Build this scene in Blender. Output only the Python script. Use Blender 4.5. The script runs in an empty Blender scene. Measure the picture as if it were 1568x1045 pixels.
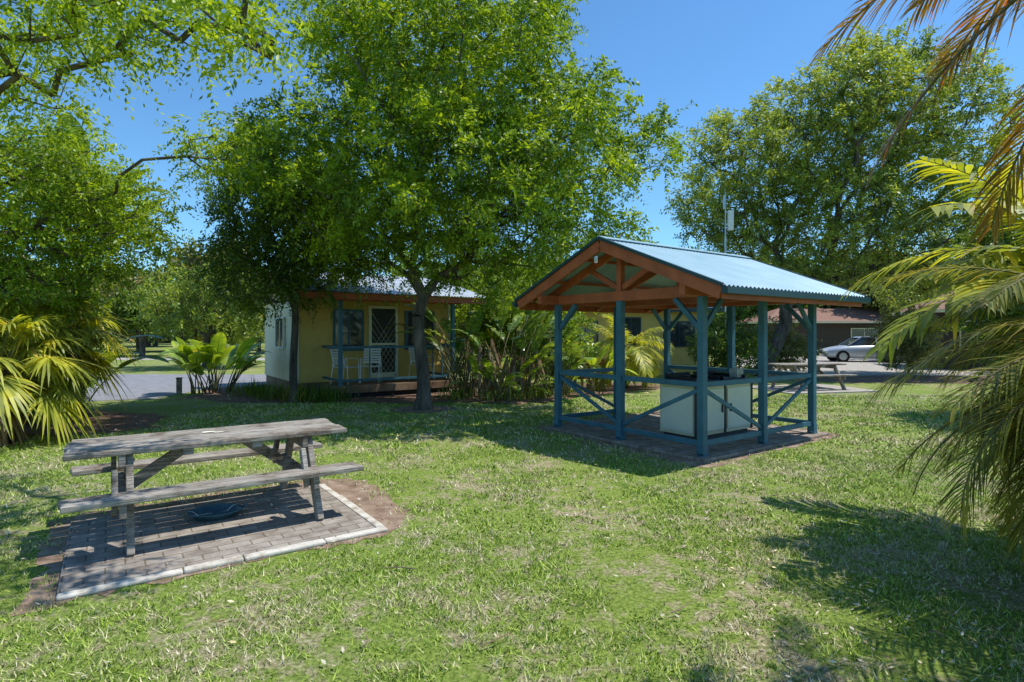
import bpy, math, random
import numpy as np
from mathutils import Vector, Matrix
random.seed(7); np.random.seed(7)
scene = bpy.context.scene
F = 870.0; H = 1.65
def S(u, v, D):          # surveyed bearing / elevation + distance -> world
    return np.array([(u-784)/F*D, D, H-(v-510)/F*D])

# ------------------------------------------------------------------ materials
def newmat(name):
    m = bpy.data.materials.new(name); m.use_nodes = True
    nt = m.node_tree; nt.nodes.clear()
    out = nt.nodes.new('ShaderNodeOutputMaterial')
    return m, nt, out
def N(nt, t, **kw):
    n = nt.nodes.new(t)
    for k, v in kw.items(): setattr(n, k, v)
    return n
def ramp(nt, fac, stops):
    r = N(nt, 'ShaderNodeValToRGB')
    el = r.color_ramp.elements
    while len(el) < len(stops): el.new(0.5)
    for e, (p, c) in zip(el, stops):
        e.position = p; e.color = (c[0], c[1], c[2], 1)
    nt.links.new(fac, r.inputs['Fac']); return r.outputs['Color']
def noise(nt, scale, detail=4, rough=0.6, mapscale=None, dist=0):
    tc = N(nt, 'ShaderNodeTexCoord'); src = tc.outputs['Object']
    if mapscale is not None:
        mp = N(nt, 'ShaderNodeMapping'); mp.inputs['Scale'].default_value = mapscale
        nt.links.new(src, mp.inputs['Vector']); src = mp.outputs['Vector']
    n = N(nt, 'ShaderNodeTexNoise'); n.inputs['Scale'].default_value = scale
    n.inputs['Detail'].default_value = detail; n.inputs['Roughness'].default_value = rough
    n.inputs['Distortion'].default_value = dist
    nt.links.new(src, n.inputs['Vector']); return n.outputs['Fac']
def mixc(nt, fac, a, b, mode='MIX'):
    m = N(nt, 'ShaderNodeMix', data_type='RGBA', blend_type=mode)
    def put(s, val):
        if isinstance(val, bpy.types.NodeSocket): nt.links.new(val, s)
        elif isinstance(val, (int, float)): s.default_value = val
        else: s.default_value = (val[0], val[1], val[2], 1)
    put(m.inputs[0], fac); put(m.inputs[6], a); put(m.inputs[7], b)
    return m.outputs[2]
def surf(name, stops, scale=6, rough=0.7, metal=0, bump=0.15, mapscale=None, detail=5, spec=0.3, bumpscale=None, bd=0.01):
    m, nt, out = newmat(name)
    f = noise(nt, scale, detail, 0.6, mapscale)
    c = ramp(nt, f, stops)
    b = N(nt, 'ShaderNodeBsdfPrincipled')
    nt.links.new(c, b.inputs['Base Color'])
    b.inputs['Roughness'].default_value = rough; b.inputs['Metallic'].default_value = metal
    b.inputs['Specular IOR Level'].default_value = spec
    if bump > 0:
        f2 = noise(nt, bumpscale or scale*3, 6, 0.7, mapscale)
        bp = N(nt, 'ShaderNodeBump'); bp.inputs['Strength'].default_value = bump; bp.inputs['Distance'].default_value = bd
        nt.links.new(f2, bp.inputs['Height']); nt.links.new(bp.outputs['Normal'], b.inputs['Normal'])
    nt.links.new(b.outputs['BSDF'], out.inputs['Surface'])
    return m
def sc(c, k): return tuple(x*k for x in c)
def paint(name, col, rough=0.5, var=0.25, metal=0, bump=0.05, scale=4):
    return surf(name, [(0.3, sc(col, 1-var)), (0.7, sc(col, 1+var*0.6))], scale, rough, metal, bump)
def leafmat(name, dark, light, odd=None, transl=0.35, rough=0.45, tcol=None, clump=0.8):
    m, nt, out = newmat(name)
    g = N(nt, 'ShaderNodeNewGeometry')
    stops = [(0.0, dark), (0.75, light)]
    if odd is not None: stops += [(0.93, light), (0.97, odd)]
    c = ramp(nt, g.outputs['Random Per Island'], stops)
    f = noise(nt, clump, 2)
    k = ramp(nt, f, [(0.34, (0.55, 0.62, 0.8)), (0.5, (1.0, 1.0, 0.95)), (0.66, (1.45, 1.3, 1.0))])
    c2 = mixc(nt, 1.0, c, k, 'MULTIPLY')
    b = N(nt, 'ShaderNodeBsdfPrincipled')
    nt.links.new(c2, b.inputs['Base Color']); b.inputs['Roughness'].default_value = rough
    b.inputs['Specular IOR Level'].default_value = 0.4
    t = N(nt, 'ShaderNodeBsdfTranslucent')
    tc = mixc(nt, 1.0, c2, tcol or (2.3, 2.0, 0.6), 'MULTIPLY')
    nt.links.new(tc, t.inputs['Color'])
    mx = N(nt, 'ShaderNodeMixShader'); mx.inputs[0].default_value = transl
    nt.links.new(b.outputs[0], mx.inputs[1]); nt.links.new(t.outputs[0], mx.inputs[2])
    nt.links.new(mx.outputs[0], out.inputs['Surface'])
    return m

M = {}
M['teal'] = paint('teal_painted_timber', (0.05, 0.15, 0.205), 0.45, 0.25)
M['orange'] = paint('orange_brown_painted_timber', (0.42, 0.11, 0.042), 0.5, 0.25)
M['darkgreen'] = paint('dark_green_gutter_paint', (0.02, 0.06, 0.07), 0.35, 0.15)
M['roof'] = surf('blue_grey_metal_roof', [(0.3, (0.27, 0.42, 0.48)), (0.7, (0.38, 0.53, 0.6))], 1.5, 0.42, 0.1, 0.03)
M['roofwhite'] = surf('pale_metal_roof', [(0.3, (0.5, 0.55, 0.6)), (0.7, (0.62, 0.66, 0.7))], 1.5, 0.4, 0.2, 0.03)
M['cream'] = paint('cream_paint', (0.8, 0.74, 0.5), 0.55, 0.06)
M['offwhite'] = paint('offwhite_panel', (0.84, 0.81, 0.64), 0.5, 0.05)
M['yellow'] = paint('yellow_wall_paint', (0.68, 0.47, 0.13), 0.6, 0.1)
M['sidecream'] = paint('pale_cream_siding', (0.74, 0.68, 0.48), 0.6, 0.08)
M['white'] = paint('white_plastic', (0.8, 0.8, 0.78), 0.4, 0.05)
M['steel'] = surf('stainless_steel', [(0.3, (0.45, 0.46, 0.47)), (0.7, (0.6, 0.6, 0.6))], 9, 0.3, 0.9, 0.05)
M['black'] = paint('black_iron', (0.015, 0.015, 0.016), 0.5, 0.3)
M['darkgrey'] = paint('dark_grey', (0.05, 0.055, 0.06), 0.6, 0.2)
M['glass'] = surf('window_glass', [(0.3, (0.02, 0.028, 0.03)), (0.7, (0.05, 0.06, 0.065))], 2, 0.08, 0, 0.0, spec=0.8)
M['door'] = paint('dark_screen_door', (0.045, 0.05, 0.045), 0.6, 0.2)
M['deck'] = surf('deck_timber', [(0.3, (0.14, 0.085, 0.05)), (0.7, (0.3, 0.2, 0.13))], 4, 0.7, 0, 0.2, (1, 12, 1))
M['brick'] = surf('brown_brick_wall', [(0.3, (0.05, 0.042, 0.036)), (0.7, (0.1, 0.08, 0.065))], 14, 0.85, 0, 0.3)
M['tile'] = surf('red_roof_tiles', [(0.3, (0.17, 0.085, 0.06)), (0.7, (0.32, 0.18, 0.13))], 10, 0.8, 0, 0.3)
M['bark'] = surf('grey_brown_bark', [(0.3, (0.04, 0.032, 0.026)), (0.52, (0.12, 0.1, 0.08)), (0.72, (0.25, 0.21, 0.17))], 6, 0.9, 0, 1.0, (1, 1, 0.22), bd=0.04, detail=9)
M['palmtrunk'] = surf('fibrous_palm_trunk', [(0.3, (0.05, 0.03, 0.018)), (0.7, (0.2, 0.13, 0.08))], 9, 0.95, 0, 1.0, (1, 1, 3), bd=0.04)
M['asphalt'] = surf('asphalt', [(0.35, (0.19, 0.19, 0.2)), (0.65, (0.27, 0.27, 0.285))], 3, 0.9, 0, 0.3, bumpscale=60)
M['concrete'] = surf('concrete', [(0.3, (0.3, 0.27, 0.23)), (0.7, (0.46, 0.42, 0.37))], 4, 0.9, 0, 0.3, bumpscale=40)
M['paleconcrete'] = surf('pale_concrete_edging', [(0.3, (0.3, 0.25, 0.19)), (0.45, (0.52, 0.47, 0.39)), (0.65, (0.66, 0.62, 0.55))], 11, 0.9, 0, 0.6, bumpscale=40, detail=9)
M['dirt'] = surf('bare_dirt', [(0.3, (0.14, 0.09, 0.06)), (0.5, (0.27, 0.185, 0.13)), (0.72, (0.42, 0.33, 0.25))], 6, 0.95, 0, 0.8, bumpscale=50, detail=10)
M['mulch'] = surf('bark_mulch', [(0.3, (0.08, 0.045, 0.03)), (0.5, (0.2, 0.12, 0.085)), (0.72, (0.4, 0.27, 0.2))], 14, 0.95, 0, 1.0, bumpscale=40, detail=9, bd=0.03)
M['carpaint'] = surf('silver_car_paint', [(0.4, (0.4, 0.44, 0.5)), (0.6, (0.45, 0.49, 0.55))], 1, 0.35, 0.3, 0)
M['rubber'] = paint('tyre_rubber', (0.02, 0.02, 0.02), 0.85, 0.2)
M['bluebowl'] = paint('blue_plastic', (0.06, 0.14, 0.18), 0.6, 0.3)

def weathered(name):
    m, nt, out = newmat(name)
    g = N(nt, 'ShaderNodeNewGeometry')
    f = noise(nt, 5, 8, 0.7, (1.2, 22, 22), 0.4)
    c = ramp(nt, f, [(0.3, (0.06, 0.052, 0.045)), (0.45, (0.29, 0.265, 0.235)), (0.58, (0.47, 0.44, 0.405)), (0.78, (0.64, 0.62, 0.58))])
    f2 = noise(nt, 3.2, 7, 0.7)
    tint = ramp(nt, f2, [(0.36, (0.42, 0.35, 0.29)), (0.48, (0.9, 0.86, 0.81)), (0.7, (1.1, 1.1, 1.1))])
    c = mixc(nt, 1.0, c, tint, 'MULTIPLY')
    per = ramp(nt, g.outputs['Random Per Island'], [(0, (0.72, 0.7, 0.67)), (1, (1.12, 1.12, 1.12))])
    c = mixc(nt, 1.0, c, per, 'MULTIPLY')
    b = N(nt, 'ShaderNodeBsdfPrincipled'); nt.links.new(c, b.inputs['Base Color']); b.inputs['Roughness'].default_value = 0.85
    b.inputs['Specular IOR Level'].default_value = 0.2
    bp = N(nt, 'ShaderNodeBump'); bp.inputs['Strength'].default_value = 0.9; bp.inputs['Distance'].default_value = 0.014
    nt.links.new(f, bp.inputs['Height']); nt.links.new(bp.outputs[0], b.inputs['Normal'])
    nt.links.new(b.outputs[0], out.inputs['Surface']); return m
M['wood'] = weathered('weathered_grey_timber')

def paving(name, c1, c2, mortar, w, h, msz=0.006):
    m, nt, out = newmat(name)
    tc = N(nt, 'ShaderNodeTexCoord')
    br = N(nt, 'ShaderNodeTexBrick'); br.inputs['Scale'].default_value = 1
    br.inputs['Brick Width'].default_value = w; br.inputs['Row Height'].default_value = h
    br.inputs['Mortar Size'].default_value = msz; br.inputs['Mortar Smooth'].default_value = 0.3
    br.inputs['Color1'].default_value = (*c1, 1); br.inputs['Color2'].default_value = (*c2, 1); br.inputs['Mortar'].default_value = (*mortar, 1)
    nt.links.new(tc.outputs['Object'], br.inputs['Vector'])
    f = noise(nt, 5, 8, 0.7)
    t = ramp(nt, f, [(0.3, (0.5, 0.46, 0.42)), (0.55, (1.0, 0.98, 0.95)), (0.75, (1.25, 1.22, 1.2))])
    c = mixc(nt, 1.0, br.outputs['Color'], t, 'MULTIPLY')
    b = N(nt, 'ShaderNodeBsdfPrincipled'); nt.links.new(c, b.inputs['Base Color']); b.inputs['Roughness'].default_value = 0.9
    b.inputs['Specular IOR Level'].default_value = 0.2
    bp = N(nt, 'ShaderNodeBump'); bp.inputs['Strength'].default_value = 0.5; bp.inputs['Distance'].default_value = 0.006
    inv = N(nt, 'ShaderNodeMath', operation='SUBTRACT'); inv.inputs[0].default_value = 1
    nt.links.new(br.outputs['Fac'], inv.inputs[1]); nt.links.new(inv.outputs[0], bp.inputs['Height'])
    nt.links.new(bp.outputs[0], b.inputs['Normal'])
    nt.links.new(b.outputs[0], out.inputs['Surface']); return m
M['paver'] = paving('grey_concrete_pavers', (0.29, 0.255, 0.22), (0.37, 0.335, 0.295), (0.18, 0.145, 0.11), 0.23, 0.115)
M['paver2'] = paving('brown_concrete_pavers', (0.28, 0.23, 0.185), (0.37, 0.31, 0.26), (0.15, 0.115, 0.09), 0.23, 0.115)

def patchmask(nt):
    f1 = noise(nt, 1.1, 5, 0.6); f2 = noise(nt, 8, 5, 0.75)
    a = N(nt, 'ShaderNodeMath', operation='MULTIPLY'); a.inputs[1].default_value = 0.42; nt.links.new(f1, a.inputs[0])
    b = N(nt, 'ShaderNodeMath', operation='MULTIPLY_ADD'); b.inputs[1].default_value = 0.58; nt.links.new(f2, b.inputs[0]); nt.links.new(a.outputs[0], b.inputs[2])
    return ramp(nt, b.outputs[0], [(0.485, (0, 0, 0)), (0.575, (1, 1, 1))])
def lawnmat():
    m, nt, out = newmat('lawn_ground')
    f2 = noise(nt, 34, 7, 0.8); f3 = noise(nt, 0.25, 3)
    ca = ramp(nt, f2, [(0.34, (0.045, 0.07, 0.016)), (0.5, (0.18, 0.25, 0.045)), (0.64, (0.37, 0.42, 0.12))])
    cb = ramp(nt, f2, [(0.34, (0.09, 0.075, 0.045)), (0.5, (0.32, 0.27, 0.16)), (0.64, (0.6, 0.52, 0.39))])
    k = patchmask(nt)
    c = mixc(nt, k, ca, cb)
    t = ramp(nt, f3, [(0.3, (0.88, 0.94, 0.9)), (0.7, (1.1, 1.08, 1.0))])
    c = mixc(nt, 1.0, c, t, 'MULTIPLY')
    b = N(nt, 'ShaderNodeBsdfPrincipled'); nt.links.new(c, b.inputs['Base Color']); b.inputs['Roughness'].default_value = 0.95
    b.inputs['Specular IOR Level'].default_value = 0.1
    bp = N(nt, 'ShaderNodeBump'); bp.inputs['Strength'].default_value = 0.8; bp.inputs['Distance'].default_value = 0.02
    nt.links.new(f2, bp.inputs['Height']); nt.links.new(bp.outputs[0], b.inputs['Normal'])
    nt.links.new(b.outputs[0], out.inputs['Surface']); return m
M['lawn'] = lawnmat()
def grassmat():
    m, nt, out = newmat('grass_blade')
    g = N(nt, 'ShaderNodeNewGeometry')
    ga = ramp(nt, g.outputs['Random Per Island'], [(0.0, (0.08, 0.15, 0.018)), (0.6, (0.33, 0.47, 0.055)), (0.87, (0.45, 0.56, 0.09)), (0.94, (0.66, 0.58, 0.34))])
    gb = ramp(nt, g.outputs['Random Per Island'], [(0.0, (0.16, 0.21, 0.045)), (0.4, (0.43, 0.47, 0.13)), (0.6, (0.66, 0.58, 0.36)), (1, (0.8, 0.72, 0.54))])
    k = patchmask(nt)
    c = mixc(nt, k, ga, gb)
    b = N(nt, 'ShaderNodeBsdfPrincipled'); nt.links.new(c, b.inputs['Base Color']); b.inputs['Roughness'].default_value = 0.6
    b.inputs['Specular IOR Level'].default_value = 0.25
    nt.links.new(b.outputs[0], out.inputs['Surface'])
    return m
M['grass'] = grassmat()
M['leafA'] = leafmat('bright_green_leaf', (0.065, 0.13, 0.012), (0.25, 0.37, 0.03), None, 0.38)
M['leafL'] = leafmat('light_green_leaf', (0.09, 0.17, 0.014), (0.28, 0.4, 0.035), None, 0.4)
M['leafB'] = leafmat('olive_green_leaf', (0.1, 0.155, 0.035), (0.27, 0.36, 0.08), (0.4, 0.4, 0.1), 0.36, clump=0.45)
M['leafD'] = leafmat('dark_green_leaf', (0.05, 0.1, 0.016), (0.14, 0.22, 0.035), None, 0.33)
M['leafO'] = leafmat('dull_olive_leaf', (0.14, 0.16, 0.055), (0.28, 0.29, 0.1), (0.4, 0.27, 0.13), 0.3, clump=0.3)
M['palm'] = leafmat('date_palm_leaflet', (0.1, 0.12, 0.022), (0.3, 0.3, 0.05), (0.46, 0.33, 0.09), 0.34, clump=2)
M['palmy'] = leafmat('yellow_green_frond', (0.15, 0.2, 0.03), (0.42, 0.45, 0.06), (0.52, 0.42, 0.1), 0.4, clump=2)
M['palmr'] = leafmat('olive_red_brown_frond', (0.12, 0.1, 0.025), (0.24, 0.2, 0.045), (0.5, 0.15, 0.04), 0.4, tcol=(2.4, 1.5, 0.6), clump=2)
M['paddle'] = leafmat('paddle_leaf', (0.08, 0.15, 0.03), (0.2, 0.3, 0.065), (0.32, 0.3, 0.1), 0.3, 0.3)
M['paddley'] = leafmat('bright_paddle_leaf', (0.14, 0.25, 0.03), (0.34, 0.46, 0.06), (0.44, 0.4, 0.1), 0.35, 0.3)
M['dead'] = leafmat('dry_brown_leaf', (0.12, 0.085, 0.05), (0.38, 0.29, 0.18), None, 0.2, tcol=(1.3, 1, 0.7))
M['litter'] = leafmat('fallen_leaf', (0.22, 0.16, 0.09), (0.7, 0.62, 0.46), None, 0.1, tcol=(1, 1, 1))
M['stem'] = paint('green_brown_stem', (0.15, 0.14, 0.06), 0.6, 0.3)

# ------------------------------------------------------------------ builders
def empty(name, loc=(0, 0, 0), rot=0):
    e = bpy.data.objects.new(name, None); scene.collection.objects.link(e)
    e.location = loc; e.rotation_euler = (0, 0, rot); e.empty_display_size = 0.3
    return e
def link(ob, parent=None):
    scene.collection.objects.link(ob)
    if parent: ob.parent = parent
    return ob
def npmesh(name, V, nper, mat, parent=None, smooth=False):
    n = len(V); nf = n//nper
    me = bpy.data.meshes.new(name)
    me.vertices.add(n); me.vertices.foreach_set('co', np.ascontiguousarray(V, dtype=np.float32).ravel())
    me.loops.add(n); me.loops.foreach_set('vertex_index', np.arange(n, dtype=np.int32))
    me.polygons.add(nf); me.polygons.foreach_set('loop_start', np.arange(0, n, nper, dtype=np.int32))
    me.update(calc_edges=True)
    me.materials.append(mat)
    return link(bpy.data.objects.new(name, me), parent)
class MB:
    def __init__(s): s.v = []; s.f = []
    def add(s, vs, fs):
        b = len(s.v); s.v.extend([tuple(map(float, p)) for p in vs]); s.f.extend([tuple(i+b for i in f) for f in fs])
    def box(s, lo, hi):
        x0, y0, z0 = lo; x1, y1, z1 = hi
        s.add([(x0,y0,z0),(x1,y0,z0),(x1,y1,z0),(x0,y1,z0),(x0,y0,z1),(x1,y0,z1),(x1,y1,z1),(x0,y1,z1)],
              [(0,3,2,1),(4,5,6,7),(0,1,5,4),(1,2,6,5),(2,3,7,6),(3,0,4,7)])
    def beam(s, p, q, w, h, up=(0, 0, 1)):
        p = Vector(p); q = Vector(q); d = (q-p).normalized(); up = Vector(up)
        if abs(d.dot(up)) > 0.98: up = Vector((1, 0, 0))
        sd = d.cross(up).normalized(); u = sd.cross(d).normalized()
        vs = []
        for c in (p, q):
            for a, b in ((-1,-1),(1,-1),(1,1),(-1,1)):
                vs.append(c+sd*a*w/2+u*b*h/2)
        s.add(vs, [(0,1,2,3),(7,6,5,4),(0,4,5,1),(1,5,6,2),(2,6,7,3),(3,7,4,0)])
    def tube(s, pts, rad, n=6, cap=True):
        pts = [Vector(p) for p in pts]; k = len(pts)
        if not hasattr(rad, '__len__'): rad = [rad]*k
        vs = []; ref = Vector((0.3, 0.2, 1))
        for i, p in enumerate(pts):
            d = (pts[min(i+1, k-1)]-pts[max(i-1, 0)]).normalized()
            a = d.cross(ref)
            if a.length < 0.05: a = d.cross(Vector((1, 0, 0)))
            a.normalize(); b = d.cross(a)
            for j in range(n):
                t = 2*math.pi*j/n; vs.append(p+(a*math.cos(t)+b*math.sin(t))*rad[i])
        fs = [(i*n+j, i*n+(j+1) % n, (i+1)*n+(j+1) % n, (i+1)*n+j) for i in range(k-1) for j in range(n)]
        if cap: fs += [tuple(range(n))[::-1], tuple((k-1)*n+j for j in range(n))]
        s.add(vs, fs)
    def obj(s, name, mat, parent=None, smooth=False, bevel=0):
        me = bpy.data.meshes.new(name); me.from_pydata(s.v, [], s.f); me.update()
        me.materials.append(mat)
        if smooth: me.polygons.foreach_set('use_smooth', [True]*len(me.polygons))
        ob = link(bpy.data.objects.new(name, me), parent)
        if bevel:
            md = ob.modifiers.new('bevel', 'BEVEL'); md.width = bevel; md.segments = 2; md.limit_method = 'ANGLE'
        return ob
def unit(a): return a/np.maximum(np.linalg.norm(a, axis=-1, keepdims=True), 1e-9)

# ------------------------------------------------------------------ foliage quads
def leaf_cloud(C, out, nspray, nleaf, L, ll, lw, droop=0.35, upb=0.2, rng=None, core=0.12):
    c = np.repeat(C, nspray, 0); o = np.repeat(out, nspray, 0)
    d = unit(rng.normal(size=c.shape)*0.8+o*0.55+np.array([0, 0, upb]))
    Ls = L*rng.uniform(0.5, 1.25, (len(c), 1))
    st = c+rng.normal(size=c.shape)*core
    P = []; D = []
    side = unit(np.cross(d, rng.normal(size=d.shape)))
    for j in range(nleaf):
        t = (j+0.6)/nleaf
        p = st+d*Ls*t; p[:, 2] -= (droop*Ls*t*t)[:, 0]
        sg = 1 if j % 2 else -1
        dd = unit(d*0.45+side*sg*0.8+rng.normal(size=d.shape)*0.28+np.array([0, 0, -0.25]))
        P.append(p); D.append(dd)
    P = np.concatenate(P); D = np.concatenate(D)
    k = len(P)
    nr = unit(rng.normal(size=P.shape)*0.6+np.array([0, 0, 1.0]))
    W = unit(np.cross(D, nr))
    l = ll*rng.uniform(0.65, 1.25, (k, 1)); w = lw*rng.uniform(0.7, 1.2, (k, 1))
    V = np.stack([P, P+D*l*0.45+W*w*0.5, P+D*l, P+D*l*0.45-W*w*0.5], 1).reshape(-1, 3)
    return V
def make_tree(name, base, fork, r0, blobs, nclump, mind, nspray, nleaf, L, ll, lw, lmat, seed, droop=0.35, bmat=None, tip=0.006, shell=0.42, upb=0.2, parent=None, wigk=0.035):
    rng = np.random.default_rng(seed)
    base = np.array(base, float); fork = np.array(fork, float)
    root = empty(name, tuple(base))
    if parent: root.parent = parent
    B = [(np.array(c, float), np.array(r, float)) for c, r in blobs]
    vol = np.array([np.prod(r)**0.8 for c, r in B]); vol /= vol.sum()
    T = []; O = []
    tries = 0
    while len(T) < nclump and tries < nclump*30:
        tries += 1
        c, r = B[rng.choice(len(B), p=vol)]
        v = rng.normal(size=3); v /= np.linalg.norm(v)
        p = c+v*r*rng.uniform()**shell
        if p[2] < 0.25: continue
        if T and np.min(np.linalg.norm(np.array(T)-p, axis=1)) < mind*rng.uniform(0.6, 1.3): continue
        T.append(p); O.append(v)
    T = np.array(T); O = np.array(O)
    pos = []; par = []
    K = 9
    wig = rng.normal(size=3)*wigk
    for i in range(K):
        t = i/(K-1); p = base*(1-t)+fork*t+wig*math.sin(t*5)*np.array([1, 1, 0])
        pos.append(p); par.append(i-1)
    A = np.zeros((len(T)*7+K+5, 3)); PL = np.zeros(len(A)); A[:K] = pos; PL[:K-3] = 50
    cnt = K
    order = np.argsort(np.linalg.norm(T-fork, axis=1))
    for oi in order:
        t = T[oi]
        d = np.linalg.norm(A[:cnt]-t, axis=1)
        below = np.maximum(0, A[:cnt, 2]-t[2])
        cost = d+0.33*PL[:cnt]+0.5*below
        b = int(np.argmin(cost)); pb = A[b]
        dist = d[b]
        seg = max(1, min(6, int(dist/0.45)))
        pd = pb-A[par[b]] if par[b] >= 0 else np.array([0, 0, 1.])
        pd = pd/(np.linalg.norm(pd)+1e-9)
        ctrl = pb+(pd*0.6+np.array([0, 0, 0.35]))*dist*0.45+rng.normal(size=3)*dist*0.06
        prev = b
        for k in range(1, seg+1):
            s_ = k/seg
            p = (1-s_)**2*pb+2*s_*(1-s_)*ctrl+s_*s_*t+rng.normal(size=3)*0.03*(k < seg)
            A[cnt] = p; par.append(prev); PL[cnt] = (PL[prev] if PL[prev] < 40 else 0)+np.linalg.norm(p-A[prev]); prev = cnt; cnt += 1
    A = A[:cnt]; par = np.array(par)
    w = np.ones(cnt)
    for i in range(cnt-1, 0, -1): w[par[i]] += w[i]*0.999
    R = np.maximum(tip, r0*(w/w[K-1])**0.47)
    R[:K] = r0*np.linspace(1.25, 1.0, K); R[0] = r0*1.9; R[1] = r0*1.35
    idx = np.arange(1, cnt); p0 = A[par[idx]]; p1 = A[idx]
    ra = np.minimum(R[par[idx]], R[idx]*1.5); ra[:K-1] = R[:K-1]; rb = R[idx]
    d = unit(p1-p0); a = unit(np.cross(d, np.array([0.31, 0.22, 0.93]))); b2 = np.cross(d, a)
    n = 7; vs = []
    for j in range(n):
        q = []
        for jj, PP, RR in ((j, p0, ra), (j+1, p0, ra), (j+1, p1, rb), (j, p1, rb)):
            th = 2*math.pi*jj/n
            q.append(PP+(a*math.cos(th)+b2*math.sin(th))*RR[:, None])
        vs.append(np.stack(q, 1))
    V = np.concatenate(vs).reshape(-1, 3)-base
    npmesh('trunk_and_limbs', V, 4, bmat or M['bark'], root)
    LV = leaf_cloud(T, O, nspray, nleaf, L, ll, lw, droop, upb, rng)
    LV = LV[np.repeat(LV.reshape(-1, 4, 3)[:, :, 2].min(1) > 0.02, 4)]
    npmesh('foliage', LV-base, 4, lmat, root)
    return root

# ------------------------------------------------------------------ palm style plants
def leaflet(mb, p, d, l, w, droop, side, seg=3):
    vs = []; wp = [0.45, 1.0, 0.75, 0.0] if seg == 3 else [0.4, 0.9, 1.0, 0.65, 0]
    for k in range(seg+1):
        t = k/seg
        c = p+d*l*t; c = c+np.array([0, 0, -droop*l*t*t])
        if k < seg: vs += [c-side*w*wp[k]/2, c+side*w*wp[k]/2]
        else: vs.append(c)
    fs = [(2*k, 2*k+1, 2*k+3, 2*k+2) for k in range(seg-1)]+[(2*seg-2, 2*seg-1, 2*seg)]
    mb.add(vs, fs)
def rach(p0, az, el, L, curve, n=12, twist=0):
    P = [np.array(p0, float)]; Tn = []
    for i in range(n):
        t = (i+0.5)/n; e = el-curve*t**1.2; a = az+twist*t
        d = np.array([math.cos(e)*math.cos(a), math.cos(e)*math.sin(a), math.sin(e)])
        P.append(P[-1]+d*L/n); Tn.append(d)
    Tn.append(Tn[-1]); return np.array(P), np.array(Tn)
def frond(ml, ms, p0, az, el, L, curve, nl, ll, lw, vee=0.2, ld=0.4, rr=0.012, rng=random, start=0.15, twist=0, fwd=0.6):
    P, Tn = rach(p0, az, el, L, curve, 12, twist)
    ms.tube(P, [rr*(1-0.8*i/12) for i in range(13)], 5)
    for i in range(nl):
        t = start+(1-start)*(i+0.5)/nl; x = t*12; k = min(11, int(x)); f = x-k
        p = P[k]*(1-f)+P[k+1]*f; tn = Tn[k]
        sd = np.cross(tn, [0, 0, 1]); sd = sd/(np.linalg.norm(sd)+1e-6); nr = np.cross(sd, tn)
        prof = math.sin(math.pi*(0.14+0.8*t))**0.7
        for sg in (-1, 1):
            d = tn*(fwd+0.5*t)+sd*sg*0.85+nr*(vee+rng.uniform(-0.15, 0.15))+np.array([rng.gauss(0, 0.07) for _ in range(3)])
            d = d/np.linalg.norm(d)
            wv = np.cross(d, nr); wv = wv/(np.linalg.norm(wv)+1e-6)
            leaflet(ml, p, d, ll*prof*rng.uniform(0.85, 1.1), lw, ld*rng.uniform(0.6, 1.3), wv)
def paddle(ml, ms, p0, az, el, pet, bl, bw, curve, rng=random, rr=0.018, tear=0.5):
    P, Tn = rach(p0, az, el, pet, curve*0.35, 6)
    ms.tube(P, [rr*(1-0.08*i) for i in range(7)], 5)
    e1 = math.asin(max(-1, min(1, Tn[-1][2])))
    Q, Tq = rach(P[-1], az, e1, bl, curve, 14)
    ms.tube(Q, [rr*0.5*(1-0.06*i) for i in range(15)], 4)
    for sg in (-1, 1):
        lift = rng.uniform(0.05, 0.4)
        k = 0
        while k < 14:
            run = 1 if rng.random() < tear else rng.randint(2, 4)
            run = min(run, 14-k)
            lf = lift+rng.uniform(-0.35, 0.15)*tear*1.5
            vs = []
            for j in range(k, k+run+1):
                t = j/14; tn = Tq[min(j, 13)]
                sd = np.cross(tn, [0, 0, 1]); sd = sd/(np.linalg.norm(sd)+1e-6)*sg; nr = np.cross(sd, tn)*sg
                w = bw*0.5*math.sin(math.pi*min(1, 0.06+0.97*t))**0.6
                c = Q[min(j, 14)]+np.array([0, 0, 0.002])
                sh = tn*w*0.35
                m1 = c+sd*w*0.55+nr*lf*w*0.5+sh*0.5
                m2 = c+sd*w+nr*(lf*0.5)*w+sh+np.array([0, 0, -0.12*w])
                vs += [c, m1, m2]
            fs = []
            for j in range(run):
                b = j*3; fs += [(b, b+1, b+4, b+3), (b+1, b+2, b+5, b+4)]
            ml.add(vs, fs)
            k += run
def fan(ml, ms, p0, az, el, pet, R, rng=random, nseg=34, w=0.05):
    P, Tn = rach(p0, az, el, pet, 0.5, 6)
    ms.tube(P, 0.012, 5)
    c = P[-1]; tn = Tn[-1]; tn = tn+np.array([0, 0, -0.35]); tn /= np.linalg.norm(tn)
    sd = np.cross(tn, [0, 0, 1]); sd /= np.linalg.norm(sd)+1e-6; nr = np.cross(sd, tn)
    for i in range(nseg):
        a = math.radians(-140+280*i/(nseg-1))
        d = tn*math.cos(a)+sd*math.sin(a)+nr*(0.25)
        d /= np.linalg.norm(d); wv = np.cross(d, nr); wv /= np.linalg.norm(wv)
        leaflet(ml, c, d, R*(0.75+0.25*math.cos(a))*rng.uniform(0.85, 1.05), w, rng.uniform(0.3, 1.0), wv, 4)
def plant(name, base, build, lmat, smat=None):
    root = empty(name, tuple(base)); ml, ms = MB(), MB()
    build(ml, ms)
    ml.obj('leaves', lmat, root); ms.obj('stems', smat or M['stem'], root, True)
    return root

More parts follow.
